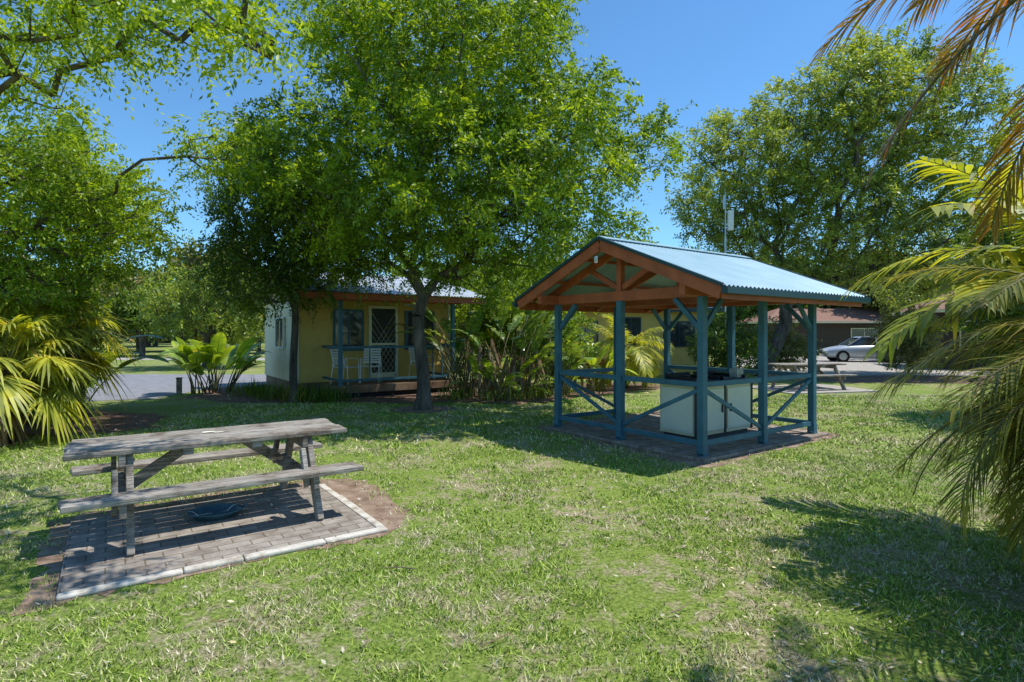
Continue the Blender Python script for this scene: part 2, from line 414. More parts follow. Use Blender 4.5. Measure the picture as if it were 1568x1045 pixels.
# ------------------------------------------------------------------ ground
mb = MB(); mb.add([(-700, -700, 0), (700, -700, 0), (700, 900, 0), (-700, 900, 0)], [(0, 1, 2, 3)])
mb.obj('ground', M['lawn'])
def patch(name, pts, z, mat, jit=0.06, step=0.25):
    P = []
    n = len(pts)
    rr = random.Random(len(name)*13+n)
    for i in range(n):
        a = np.array(pts[i]); b = np.array(pts[(i+1) % n]); k = max(1, int(np.linalg.norm(b-a)/step))
        for j in range(k):
            p = a+(b-a)*j/k
            P.append((p[0]+rr.gauss(0, jit), p[1]+rr.gauss(0, jit), z))
    mb = MB(); mb.add(P, [tuple(range(len(P)))])
    return mb.obj(name, mat)
AR = math.radians(36)
def loc2w(o, rot, x, y): return (o[0]+x*math.cos(rot)-y*math.sin(rot), o[1]+x*math.sin(rot)+y*math.cos(rot))
TO = (-2.61, 5.04); TR = math.radians(35.3)
SO = (2.488, 7.44)
patch('dirt_border', [loc2w(TO, TR, *p) for p in ((-1.2, -1.2), (1.05, -1.25), (1.26, -1.14), (1.5, -0.5), (1.58, 0.1), (1.48, 0.7), (0.9, 0.95), (-1.2, 0.85))], 0.004, M['dirt'], 0.04, 0.12)
patch('dirt_border', [loc2w(SO, AR, *p) for p in ((-0.42, -0.35), (1.5, -0.32), (3.4, -0.3), (3.5, 3.3), (-0.3, 3.3), (-0.45, 1.5))], 0.004, M['dirt'], 0.04, 0.15)
patch('road', [(-60, 23), (-60, 18.6), (-16, 18.0), (-12.2, 14.0), (-11.0, 13.3), (-9.0, 14.2), (-8.9, 17), (-7.5, 18.3), (-6, 19.2), (-5, 22.4), (-20, 22.8)], 0.006, M['asphalt'], 0.03, 0.5)
patch('far_road', [(-90, 41), (-90, 38), (-10, 34), (-10, 36.5)], 0.006, M['concrete'], 0.1, 2)
patch('mulch_bed', [(-8.2, 14.2), (-6.4, 13.4), (-4.2, 13.6), (-2.6, 13.2), (-1, 13.6), (0.2, 13.0), (1.4, 14.2), (3.5, 16.2), (5.2, 17.2), (4, 19), (-4, 19), (-9, 18)], 0.005, M['mulch'], 0.12, 0.4)
patch('mulch_bed', [(-9.5, 9.5), (-7.1, 9.0), (-6.3, 9.9), (-6.9, 11.4), (-8.2, 12.0), (-12, 12.4)], 0.005, M['mulch'], 0.1, 0.3)
patch('mulch_bed', [(9.5, 20), (11, 18.8), (17, 18.2), (24, 18.5), (24, 21.5), (14, 22)], 0.005, M['mulch'], 0.12, 0.5)
patch('driveway', [(9.5, 22.3), (13, 21.9), (24, 21.7), (34, 21.7), (34, 40), (15, 40), (12, 30), (9.0, 25)], 0.006, M['concrete'], 0.04, 0.6)
patch('dirt_patch', [loc2w((-1.92, 12.27), 0, 0.75*math.cos(a)*random.uniform(.8, 1.2), 0.6*math.sin(a)) for a in np.linspace(0, 6.28, 14)[:-1]], 0.007, M['dirt'], 0.03, 0.12)

def vnoise(x, y, s, seed):
    r = np.random.default_rng(seed).uniform(size=(64, 64))
    x = x/s; y = y/s; xi = np.floor(x).astype(int); yi = np.floor(y).astype(int); fx = x-xi; fy = y-yi
    fx = fx*fx*(3-2*fx); fy = fy*fy*(3-2*fy)
    g = lambda a, b: r[a % 64, b % 64]
    return (g(xi, yi)*(1-fx)*(1-fy)+g(xi+1, yi)*fx*(1-fy)+g(xi, yi+1)*(1-fx)*fy+g(xi+1, yi+1)*fx*fy)
def grass(y0, y1, dens, h, w, seed):
    rng = np.random.default_rng(seed)
    xm = y1*0.97+1.2
    n = int(2*xm*(y1-y0)*dens)
    x = rng.uniform(-xm, xm, n); y = rng.uniform(y0, y1, n)
    k = np.abs(x) < y*0.97+1.0
    x, y = x[k], y[k]
    pn = 0.36*vnoise(x, y, 0.9, 3)+0.34*vnoise(x, y, 0.25, 4)+0.30*vnoise(x, y, 0.08, 5)
    k = rng.uniform(size=len(x)) < np.clip((0.70-pn)*3.4, 0.04, 1); x, y, pn = x[k], y[k], pn[k]
    def inside(o, rot, x0, x1, yy0, yy1, soft):
        dx = x-o[0]; dy = y-o[1]; c, s = math.cos(rot), math.sin(rot)
        lx = dx*c+dy*s+rng.normal(size=len(x))*soft; ly = -dx*s+dy*c+rng.normal(size=len(x))*soft
        return (lx > x0) & (lx < x1) & (ly > yy0) & (ly < yy1)
    bad = inside(TO, TR, -1.06, 1.13, -1.19, 0.57, 0)|inside(TO, TR, -1.12, 1.42, -1.1, 0.78, 0.07)|inside(SO, AR, -0.3, 3.3, -0.24, 3.3, 0.07)|inside(SO, AR, -0.16, 3.1, -0.16, 3.05, 0)
    bad |= ((x+1.92)**2+(y-12.27)**2 < 0.5) | ((x < -6.6) & (y > 9.2)) | ((y > 13.3+rng.normal(size=len(x))*0.1) & (x < 1.2))
    x, y, pn = x[~bad], y[~bad], pn[~bad]
    n = len(x)
    a = rng.uniform(0, 2*math.pi, n); hh = h*rng.uniform(0.4, 1.25, n)*(1.2-0.8*pn); ww = w*rng.uniform(0.6, 1.3, n)
    lean = rng.normal(size=(n, 2))*hh[:, None]*0.75
    dx = np.cos(a)*ww/2; dy = np.sin(a)*ww/2; z0 = np.zeros(n)
    V = np.stack([np.stack([x-dx, y-dy, z0], 1), np.stack([x+dx, y+dy, z0], 1), np.stack([x+lean[:, 0], y+lean[:, 1], hh], 1)], 1)
    return V.reshape(-1, 3)
GV = np.concatenate([grass(1.8, 4.6, 5500, 0.036, 0.0075, 1), grass(4.6, 8, 2300, 0.04, 0.012, 2), grass(8, 15, 700, 0.045, 0.022, 3)])
npmesh('grass', GV, 3, M['grass'])
def scatter_leaves(n, x0, x1, y0, y1, s, seed):
    rng = np.random.default_rng(seed)
    P = np.stack([rng.uniform(x0, x1, n), rng.uniform(y0, y1, n), rng.uniform(0.018, 0.04, n)], 1)
    D = unit(np.concatenate([rng.normal(size=(n, 2)), rng.normal(size=(n, 1))*0.3], 1)); W = unit(np.cross(D, unit(rng.normal(size=(n, 3))*0.3+[0, 0, 1])))
    l = s*rng.uniform(0.5, 1.3, (n, 1)); w = l*rng.uniform(0.25, 0.5, (n, 1))
    return np.stack([P, P+D*l*.5+W*w*.5, P+D*l, P+D*l*.5-W*w*.5], 1).reshape(-1, 3)
npmesh('fallen_leaves', np.concatenate([scatter_leaves(1300, -5, 5.5, 2, 8, 0.038, 1), scatter_leaves(600, -7, 3, 7, 13, 0.055, 2), scatter_leaves(500, -8, 5, 13, 17, 0.08, 4), scatter_leaves(600, 1.2, 3.6, 2, 4.5, 0.032, 3)]), 4, M['litter'])
mb = MB(); rg = random.Random(77)
for (x, y) in ((-0.78, 3.02), (-0.7, 3.9), (-0.15, 2.95), (0.9, 3.3), (-1.6, 3.2), (1.9, 4.8), (-0.4, 5.6), (2.3, 3.1), (0.3, 6.2)):
    a = rg.uniform(0, 6.28); l = rg.uniform(.1, .22); p = [(x+math.cos(a)*l*t+rg.gauss(0, .012), y+math.sin(a)*l*t+rg.gauss(0, .012), .03+.015*t) for t in (0, .35, .7, 1)]
    mb.tube(p, [.005, .004, .003, .0015], 5); mb.tube([p[1], (p[1][0]+.05*math.sin(a), p[1][1]-.05*math.cos(a), .05)], [.003, .001], 4)
mb.obj('fallen_twigs', M['dead'])

# ------------------------------------------------------------------ picnic table
def picnic_table(loc, rot, slab=False):
    e = empty('picnic_table', (loc[0], loc[1], 0), rot)
    rg = random.Random(3)
    mb = MB()
    pl = 5; wtot = 0.76; pw = wtot/pl
    for i in range(pl):
        y = -wtot/2+pw*i
        e0 = rg.uniform(-0.018, 0.018)
        mb.box((-1.05+e0, y+0.005, 0.715+rg.uniform(-.002, .002)), (1.05+e0, y+pw-0.005, 0.757+rg.uniform(-.004, .004)))
    mb.obj('table_top', M['wood'], e, bevel=0.007)
    mb = MB()
    for sg in (-1, 1):
        for i in range(2):
            y = sg*(0.49+0.125*i); e0 = rg.uniform(-.02, .02)
            mb.box((-1.06+e0, min(y, y+sg*0.12), 0.425), (1.06+e0, max(y, y+sg*0.12), 0.467))
    mb.obj('bench_seats', M['wood'], e, bevel=0.007)
    mb = MB()
    for sx in (-0.68, 0.68):
        mb.box((sx-0.045, -0.72, 0.325), (sx, 0.72, 0.424))
        mb.box((sx-0.045, -0.37, 0.615), (sx, 0.37, 0.714))
        for sg in (-1, 1):
            mb.beam((sx+0.026, sg*0.64, 0.025), (sx+0.026, sg*0.26, 0.712), 0.05, 0.1, (0, sg, 0.4))
            mb.beam((sx-0.07, sg*0.6, 0.325), (sx-0.07, sg*0.45, 0.62), 0.04, 0.08, (0, sg, 0.4))
        s2 = 1 if sx > 0 else -1
        mb.beam((sx-0.02*s2-0.0225, 0, 0.38), (s2*0.2, 0, 0.70), 0.045, 0.09)
    mb.box((-0.3, -0.36, 0.665), (-0.22, 0.36, 0.713)); mb.box((0.22, -0.36, 0.665), (0.3, 0.36, 0.713))
    mb.obj('frame_legs', M['wood'], e, bevel=0.005)
    mb = MB()
    for sx in (-0.68, 0.68):
        for sg in (-1, 1):
            for (y, z) in ((0.46, 0.375), (0.3, 0.66)):
                mb.tube([(sx+0.052, sg*y, z), (sx+0.06, sg*y, z)], 0.014, 8)
    mb.obj('bolts', M['steel'], e)
    return e
pt = picnic_table(TO, TR)
mb = MB(); rg = random.Random(4)
for cx, cy, r in ((-0.06, 0.12, 0.07), (0.02, 0.06, 0.04), (-0.5, -0.1, 0.02), (0.5, 0.05, 0.015)):
    mb.add([(cx+r*rg.uniform(.6, 1.2)*math.cos(a), cy+r*.6*rg.uniform(.6, 1.2)*math.sin(a), 0.7625) for a in np.linspace(0, 6.28, 13)[:-1]], [tuple(range(12))])
mb.obj('pale_stain', M['offwhite'], pt)
picnic_table((8.6, 16.6), math.radians(14))
sl = empty('paved_slab', (TO[0], TO[1], 0), TR)
mb = MB(); mb.box((-1.05, -1.09, 0), (1.03, 0.55, 0.03)); mb.obj('pavers', M['paver'], sl, bevel=0.006)
mb = MB()
x = -1.05
rg = random.Random(2)
while x < 1.10:
    w = rg.uniform(0.35, 0.7); x1 = min(1.11, x+w)
    mb.box((x, -1.18+rg.uniform(-.008, .008), 0), (x1-0.005, -1.095, 0.033+rg.uniform(-.004, .003))); x = x1
y = -1.09
while y < 0.5:
    y1 = min(0.55, y+rg.uniform(.4, .6)); mb.box((1.035, y, 0), (1.11+rg.uniform(-.008, .008), y1-0.005, 0.032+rg.uniform(-.003, .003))); y = y1
mb.obj('concrete_edging', M['paleconcrete'], sl, bevel=0.012)
sl2 = empty('concrete_pad', (8.6, 16.6, 0), math.radians(14))
mb = MB(); mb.box((-1.4, -1.1, 0), (1.5, 1.1, 0.03)); mb.obj('pad', M['concrete'], sl2)
e = empty('blue_bowl', (-2.62, 5.02, 0.032), 0.3)
mb = MB(); n = 24
prof = [(0.0, 0.010), (0.15, 0.010), (0.185, 0.055), (0.22, 0.06), (0.22, 0.052), (0.19, 0.048), (0.16, 0.0), (0, 0)]
vs = []; fs = []
for i in range(n):
    a = 2*math.pi*i/n
    for r, z in prof: vs.append((r*1.0*math.cos(a), r*0.85*math.sin(a), z))
k = len(prof)
for i in range(n):
    for j in range(k-1): fs.append((i*k+j, ((i+1) % n)*k+j, ((i+1) % n)*k+j+1, i*k+j+1))
mb.add(vs, fs); mb.tube([(0.2, -0.06, 0.05), (0.25, -0.05, 0.07), (0.25, 0.05, 0.07), (0.2, 0.06, 0.05)], 0.008, 6)
mb.obj('bowl', M['bluebowl'], e, True)

def corrugated(mb, x0, x1, p_top, p_bot, pitch=0.09, amp=0.011, ns=6):
    nn = int((x1-x0)/pitch*ns); vs = []
    for i in range(nn+1):
        x = x0+(x1-x0)*i/nn; o = amp*math.sin(2*math.pi*i/ns)
        for (y, z) in (p_top, p_bot): vs.append((x, y, z+o))
    mb.add(vs, [(2*i, 2*i+1, 2*i+3, 2*i+2) for i in range(nn)])

# ------------------------------------------------------------------ barbecue shelter
W = 2.88
sh = empty('barbecue_shelter', (SO[0], SO[1], 0), AR)
mb = MB(); mb.box((-0.16, -0.16, 0), (W+0.22, W+0.16, 0.04)); mb.obj('paved_floor', M['paver2'], sh, bevel=0.008)
posts = [(0, 0), (W/2, 0), (W, 0), (W, W/2), (W, W), (W/2, W), (0, W), (0, W/2)]
mb = MB(); PT = 2.13; p = 0.048
for x, y in posts: mb.box((x-p, y-p, 0.07), (x+p, y+p, PT))
mb.obj('posts', M['teal'], sh, bevel=0.004)
mb = MB()
for x, y in posts:
    mb.box((x-0.05, y-0.054, 0.04), (x+0.05, y-0.049, 0.2)); mb.box((x-0.05, y+0.049, 0.04), (x+0.05, y+0.054, 0.2)); mb.box((x-0.06, y-0.06, 0.041), (x+0.06, y+0.06, 0.052))
mb.obj('post_stirrups', M['teal'], sh)
mb = MB()
sides = [((0, 0), (W, 0)), ((W, 0), (W, W)), ((0, W), (0, 0)), ((W, W), (0, W))]
for si, (a, b) in enumerate(sides):
    a = Vector((*a, 0)); b = Vector((*b, 0)); mid = (a+b)/2; d = (b-a).normalized()
    for h0, (q0, q1) in enumerate(((a, mid), (mid, b))):
        if si == 3 and h0 == 0: continue
        s0 = q0+d*0.05; s1 = q1-d*0.05
        for z, hh in ((0.97, 0.07), (0.2, 0.07)):
            mb.beam(s0+Vector((0, 0, z)), s1+Vector((0, 0, z)), 0.045, hh)
        hi, lo = (s0, s1) if h0 == 0 else (s1, s0)
        mb.beam(hi+Vector((0, 0, 0.90)), lo+Vector((0, 0, 0.28)), 0.03, 0.055)
mb.obj('rails_and_bracing', M['teal'], sh, bevel=0.003)
mb = MB()
for (a, b) in sides:
    a = Vector((*a, 0)); b = Vector((*b, 0)); d = (b-a).normalized()
    for q, sg in ((a, 1), (b, -1)):
        mb.beam(q+d*sg*0.05+Vector((0, 0, 1.72)), q+d*sg*0.44+Vector((0, 0, 2.12)), 0.045, 0.07)
mb.obj('knee_braces', M['teal'], sh, bevel=0.003)
mb = MB()
mb.box((-0.42, -0.045, PT), (W+0.38, 0.045, PT+0.15)); mb.box((-0.42, W-0.045, PT), (W+0.38, W+0.045, PT+0.15))
for x in (0, W): mb.box((x-0.045, 0.048, PT+0.002), (x+0.045, W-0.048, PT+0.148))
tn = (3.05-2.24)/2.01
ex = 0.57; ymid = W/2; zr = 3.03
def zroof(y): return zr-abs(y-ymid)*tn
for x in (0, W/2, W):
    for sg in (-1, 1):
        mb.beam((x, ymid+sg*0.01, zr-0.10), (x, ymid+sg*(ymid+ex-0.03), zroof(-ex)-0.09), 0.045, 0.12)
for x in (0, W/2, W):
    mb.box((x-0.045, ymid-0.045, PT+0.15), (x+0.045, ymid+0.045, zr-0.17))
    if x != W/2:
        for sg in (-1, 1): mb.beam((x, ymid+sg*0.05, PT+0.2), (x, ymid+sg*0.62, zroof(ymid+0.62)-0.15), 0.04, 0.08)
mb.box((W/2-0.045, 0.048, PT+0.002), (W/2+0.045, W-0.048, PT+0.148))
for sg in (-1, 1):
    for f in (0.25, 0.62, 0.95):
        y = ymid+sg*f*(ymid+ex-0.06); mb.box((-0.4, y-0.025, zroof(y)-0.075), (W+0.36, y+0.025, zroof(y)-0.03))
mb.obj('roof_framing', M['orange'], sh, bevel=0.003)
mb = MB()
for x in (-0.43, W+0.39):
    for sg in (-1, 1):
        mb.beam((x, ymid-sg*0.0, zr-0.085), (x, ymid+sg*(ymid+ex), zroof(-ex)-0.085), 0.035, 0.17)
for y in (-ex+0.0, W+ex): mb.box((-0.41, y-0.018, zroof(-ex)-0.165), (W+0.37, y+0.018, zroof(-ex)-0.02))
mb.obj('barge_and_fascia_boards', M['orange'], sh, bevel=0.003)
mb = MB()
for sg in (-1, 1):
    corrugated(mb, -0.46, W+0.42, (ymid, zr+0.012), (ymid+sg*(ymid+ex+0.05), zroof(-ex-0.05)+0.012))
mb.obj('corrugated_roof', M['roof'], sh, True)
mb = MB()
for sg in (-1, 1):
    for x in (-0.462, W+0.422):
        mb.beam((x, ymid, zr+0.012), (x, ymid+sg*(ymid+ex+0.04), zroof(-ex-0.04)+0.012), 0.05, 0.045)
    y = ymid+sg*(ymid+ex+0.07)
    z = zroof(-ex-0.05)
    mb.box((-0.48, min(y-0.045, y+0.045), z-0.09), (W+0.44, max(y-0.045, y+0.045), z-0.005))
mb.obj('gutters_and_flashing', M['darkgreen'], sh, bevel=0.006)
mb = MB()
for sg in (-1, 1): mb.beam((-0.47, ymid+sg*0.07, zr+0.012), (W+0.43, ymid+sg*0.07, zr+0.012), 0.15, 0.012, (0, sg*0.37, 1))
mb.obj('ridge_cap', M['roof'], sh)
mb = MB(); mb.tube([(-0.47, ymid+0.06, zr-0.3), (-0.48, ymid+0.07, zr-0.3)], 0.03, 12); mb.box((-0.455, ymid+0.03, zr-0.35), (-0.45, ymid+0.09, zr-0.25)); mb.obj('gable_light', M['white'], sh)

bb = empty('barbecue_bench', (SO[0], SO[1], 0), AR)
x0, x1, y0, y1 = 0.7, 2.13, 0.6, 1.27
mb = MB(); mb.box((x0+0.04, y0+0.04, 0.041), (x1-0.04, y1-0.04, 0.12)); mb.obj('plinth', M['darkgrey'], bb)
mb = MB(); mb.box((x0, y0, 0.12), (x1, y1, 0.86)); mb.obj('cabinet', M['cream'], bb, bevel=0.004)
mb = MB()
for a, b in ((x0+0.05, x0+0.66), (x0+0.76, x1-0.05)): mb.box((a, y0-0.02, 0.18), (b, y0-0.002, 0.80)); mb.box((a, y1+0.002, 0.18), (b, y1+0.02, 0.80))
mb.box((x0-0.018, y0+0.05, 0.16), (x0-0.002, y1-0.05, 0.82)); mb.obj('cabinet_doors', M['offwhite'], bb, bevel=0.003)
mb = MB()
for a in (x0+0.6, x0+0.82): mb.box((a-0.01, y0-0.045, 0.44), (a+0.01, y0-0.02, 0.56))
for a in (x0, x0+0.71, x1): mb.box((a-0.025, y0-0.012, 0.122), (a+0.025, y0+0.02, 0.858))
mb.obj('trim_and_handles', M['darkgrey'], bb)
mb = MB(); mb.box((x0-0.1, y0-0.09, 0.862), (x1+0.12, y1+0.09, 0.905)); mb.obj('steel_benchtop', M['steel'], bb, bevel=0.005)
mb = MB()
for a in (x0+0.06, x0+0.76):
    mb.box((a, y0+0.06, 0.906), (a+0.6, y1-0.06, 0.93)); mb.box((a, y1-0.07, 0.93), (a+0.6, y1-0.05, 1.02)); mb.box((a, y0+0.06, 0.93), (a+0.02, y1-0.07, 0.98)); mb.box((a+0.58, y0+0.06, 0.93), (a+0.6, y1-0.07, 0.98))
mb.tube([(x0+0.2, y0+0.3, 0.93), (x0+0.2, y0+0.3, 1.0)], 0.05, 12)
mb.obj('hotplates', M['black'], bb, bevel=0.004)
mb = MB(); mb.box((x1-0.22, y0+0.1, 0.93), (x1-0.06, y0+0.25, 1.07)); mb.obj('control_box', M['steel'], bb, bevel=0.004)

# ------------------------------------------------------------------ siding + windows
def siding(mb, a, b, z0, z1, nrm, pitch=0.17):
    a = Vector((*a, 0)); b = Vector((*b, 0)); nrm = Vector((*nrm, 0)); z = z0
    while z < z1-0.01:
        t = min(z+pitch, z1)
        mb.add([a+nrm*0.022+Vector((0, 0, z)), b+nrm*0.022+Vector((0, 0, z)), b+nrm*0.004+Vector((0, 0, t)), a+nrm*0.004+Vector((0, 0, t)), a+Vector((0, 0, z)), b+Vector((0, 0, z))],
               [(0, 1, 2, 3), (4, 5, 1, 0)])
        z = t
def window(par, name, x0, x1, z0, z1, y, fr, axis='x', sgn=-1, mull=True, gl=None):
    def bx(mb, a0, a1, zz0, zz1, d0, d1):
        lo, hi = min(y+sgn*d0, y+sgn*d1), max(y+sgn*d0, y+sgn*d1)
        if axis == 'x': mb.box((a0, lo, zz0), (a1, hi, zz1))
        else: mb.box((lo, a0, zz0), (hi, a1, zz1))
    g = MB(); bx(g, x0+0.04, x1-0.04, z0+0.04, z1-0.04, 0.0, 0.03); g.obj(name+'_glass', gl or M['glass'], par)
    f = MB(); w = 0.05
    bx(f, x0, x0+w, z0, z1, 0, 0.06); bx(f, x1-w, x1, z0, z1, 0, 0.06)
    bx(f, x0+w, x1-w, z0, z0+w, 0, 0.058); bx(f, x0+w, x1-w, z1-w, z1, 0, 0.058)
    if mull: m_ = (x0+x1)/2; bx(f, m_-0.02, m_+0.02, z0+w, z1-w, 0, 0.05)
    f.obj(name+'_frame', fr, par)

# ------------------------------------------------------------------ yellow cabin
CO = (-5.65, 14.96); CR = math.radians(35)
cb = empty('yellow_cabin', (*CO, 0), CR)
CL, CD, FZ, WZ = 4.5, 4.0, 0.32, 2.62
mb = MB(); mb.box((0.05, 0.05, 0), (CL-0.05, CD-0.05, FZ)); mb.obj('base_skirt', M['deck'], cb)
mb = MB(); mb.box((0.03, 0.03, FZ), (CL-0.03, CD-0.03, WZ)); mb.obj('wall_core', M['yellow'], cb)
mb = MB(); siding(mb, (0.03, 0.03), (CL-0.03, 0.03), FZ, WZ, (0, -1)); mb.obj('front_wall_boards', M['yellow'], cb)
mb = MB(); siding(mb, (0.03, CD), (0.03, 0.03), FZ, WZ, (-1, 0)); siding(mb, (CL-.03, 0.03), (CL-.03, CD), FZ, WZ, (1, 0)); mb.obj('side_wall_boards', M['sidecream'], cb)
mb = MB()
for x in (0.0, CL): mb.box((x-0.03, -0.03, FZ-0.02), (x+0.04, 0.04, WZ))
mb.obj('corner_trim', M['sidecream'], cb)
window(cb, 'front_window', 0.95, 1.8, 1.15, 2.3, 0.01, M['teal'])
window(cb, 'front_window_b', 3.05, 4.0, 1.15, 2.3, 0.01, M['teal'])
window(cb, 'side_window', 1.3, 2.3, 1.2, 2.1, 0.01, M['white'], 'y')
mb = MB(); mb.box((2.0, -0.04, FZ+0.08), (2.76, -0.02, 2.36)); mb.obj('screen_door_mesh', M['door'], cb)
mb = MB()
for a, b in ((1.94, 2.02), (2.74, 2.82)): mb.box((a, -0.06, FZ+0.06), (b, 0.0, 2.42))
mb.box((2.02, -0.058, 2.34), (2.74, 0, 2.42)); mb.box((2.02, -0.058, FZ+0.06), (2.74, 0, FZ+0.2)); mb.box((2.02, -0.056, 1.3), (2.74, -0.03, 1.36))
for i in range(-3, 9):
    xa = 2.02+i*0.14
    for sg in (1, -1):
        p = []
        for t in np.linspace(0, 1, 60):
            xx = (xa+t*1.3) if sg > 0 else (2.76-(xa-2.0)-t*1.3); zz = FZ+0.2+t*1.95
            if 2.02 <= xx <= 2.74: p.append((xx, -0.045, zz))
        if len(p) > 2: mb.beam(p[0], p[-1], 0.006, 0.008, (0, 1, 0))
mb.obj('screen_door_frame', M['cream'], cb)
dx0, dx1, dy = 0.62, 3.9, -1.5
mb = MB()
n = 11
for i in range(n): mb.box((dx0, dy+i*(1.47/n)+0.004, FZ-0.035), (dx1, dy+(i+1)*(1.47/n)-0.004, FZ))
mb.obj('deck_boards', M['deck'], cb)
mb = MB(); mb.box((dx0, dy-0.03, 0.14), (dx1, dy, FZ-0.002)); mb.box((dx0-0.03, dy, 0.14), (dx0, 0, FZ-0.002)); mb.box((dx1, dy, 0.14), (dx1+0.03, 0, FZ-0.002)); mb.obj('deck_fascia', M['deck'], cb)
mb = MB(); mb.box((dx0+0.12, dy+0.12, 0), (dx1-0.12, 0, 0.14+0.1)); mb.obj('deck_substructure', M['black'], cb)
mb = MB()
for x in (dx0+0.05, 2.9, dx1-0.05): mb.box((x-0.045, dy+0.01, FZ), (x+0.045, dy+0.1, 2.45))
for (a, b) in ((dx0+0.1, 2.85), (2.95, dx1-0.1)):
    mb.box((a, dy+0.03, FZ+0.93), (b, dy+0.08, FZ+0.99)); mb.box((a, dy+0.04, FZ+0.1), (b, dy+0.07, FZ+0.16))
    for i in range(1, 3):
        xx = a+(b-a)*i/3; mb.box((xx-0.015, dy+0.042, FZ+0.162), (xx+0.015, dy+0.068, FZ+0.928))
for x in (dx0+0.05, dx1-0.05):
    mb.box((x-0.025, dy+0.1, FZ+0.92), (x+0.025, 0, FZ+1.0)); mb.box((x-0.015, dy+0.1, FZ+0.1), (x+0.015, 0, FZ+0.16))
mb.obj('verandah_posts_and_rails', M['teal'], cb, bevel=0.003)
mb = MB(); mb.box((dx0-0.2, dy-0.02, 2.452), (dx1+0.2, dy+0.1, 2.58))
mb.box((-0.3, dy-0.24, 2.47), (CL+0.3, dy-0.2, 2.63))
for x in (-0.33, CL+0.30):
    mb.beam((x, -1.74, 2.56), (x, 1.3, 3.32), 0.03, 0.15); mb.beam((x, 1.3, 3.32), (x, 4.4, 2.56), 0.03, 0.15)
mb.obj('fascia', M['orange'], cb)
mb = MB(); mb.add([(0.03, 0.03, WZ), (0.03, CD-0.03, WZ), (0.03, 1.3, 3.3)], [(0, 1, 2)]); mb.add([(CL-0.03, 0.03, WZ), (CL-0.03, CD-0.03, WZ), (CL-0.03, 1.3, 3.3)], [(0, 1, 2)]); mb.obj('gables', M['sidecream'], cb)
mb = MB(); corrugated(mb, -0.35, CL+0.35, (1.3, 3.42), (-1.78, 2.65)); corrugated(mb, -0.35, CL+0.35, (1.3, 3.42), (4.45, 2.65)); mb.obj('corrugated_roof', M['roofwhite'], cb, True)

def deck_chair(loc, rot):
    e = empty('outdoor_chair', loc, rot); mb = MB(); r = 0.013
    for sx in (-0.24, 0.24):
        mb.tube([(sx, -0.24, 0), (sx, -0.22, 0.45), (sx, -0.2, 0.64), (sx, 0.2, 0.66), (sx, 0.24, 0.45), (sx, 0.3, 0)], r, 6)
        mb.tube([(sx*0.9, 0.2, 0.42), (sx*0.9, 0.32, 0.9)], r, 6)
    for i in range(6): mb.box((-0.22, -0.22+i*0.075, 0.42), (0.22, -0.16+i*0.075, 0.435))
    for i in range(6):
        z = 0.5+i*0.07; y = 0.22+(z-0.42)*0.25; mb.box((-0.22, y-0.007, z), (0.22, y+0.007, z+0.05))
    mb.obj('chair_frame', M['white'], e, bevel=0.002)
for (x, y, r) in ((1.05, -0.75, 0.6), (1.75, -0.7, -0.5), (3.25, -0.75, 0.3)):
    w = loc2w(CO, CR, x, y); deck_chair((w[0], w[1], FZ), CR+r)

# ------------------------------------------------------------------ other buildings
def simple_house(name, loc, rot, L, D, wz, rz, wall, roofm, wins, hip=0.0, over=0.4, trim=None, fz=0.25):
    e = empty(name, (*loc, 0), rot)
    mb = MB(); mb.box((0.02, 0.02, 0), (L-0.02, D-0.02, wz)); mb.obj('walls', wall, e)
    if wall in (M['sidecream'], M['cream'], M['yellow']):
        mb = MB(); siding(mb, (0, 0), (L, 0), fz, wz, (0, -1)); siding(mb, (0, D), (0, 0), fz, wz, (-1, 0)); mb.obj('wall_boards', wall, e)
    for i, (a, b, c, d) in enumerate(wins): window(e, 'window_%d' % i, a, b, c, d, 0.0, trim or M['white'])
    mb = MB(); o = over; ym = D/2; h = hip
    vs = [(-o, -o, wz), (L+o, -o, wz), (L+o, D+o, wz), (-o, D+o, wz), (-o+h, ym, rz), (L+o-h, ym, rz)]
    vs2 = [(x, y, z-0.1) for x, y, z in vs[:4]]
    mb.add(vs+vs2, [(0, 1, 5, 4), (2, 3, 4, 5), (3, 0, 4), (1, 2, 5), (0, 6, 7, 1), (1, 7, 8, 2), (2, 8, 9, 3), (3, 9, 6, 0), (6, 9, 8, 7)])
    mb.obj('roof', roofm, e)
    mb = MB(); mb.box((-o-0.04, -o-0.05, wz-0.14), (L+o+0.04, -o-0.004, wz+0.01)); mb.box((-o-0.05, -o, wz-0.14), (-o-0.004, D+o, wz+0.01)); mb.obj('gutter', trim or M['white'], e)
    return e
simple_house('cream_cabin', (1.6, 21.5), math.radians(8), 6.2, 4.5, 2.6, 3.5, M['yellow'], M['roofwhite'], [(0.7, 1.7, 1.1, 2.1), (2.6, 3.4, 0.3, 2.25), (4.3, 5.6, 1.1, 2.1)], trim=M['darkgreen'])
simple_house('brick_house', (19.2, 25.8), math.radians(-20), 9, 4.2, 2.7, 3.9, M['brick'], M['tile'], [(0.9, 2.2, 0.9, 2.2), (3.8, 5.6, 0.9, 2.2)], hip=2.4, over=0.5, trim=M['cream'])
simple_house('carport_building', (19, 42), 0, 16, 6, 2.5, 3.6, M['brick'], M['tile'], [(6, 8, 0.9, 2), (10, 12, 0.9, 2)], hip=2.5, trim=M['cream'])

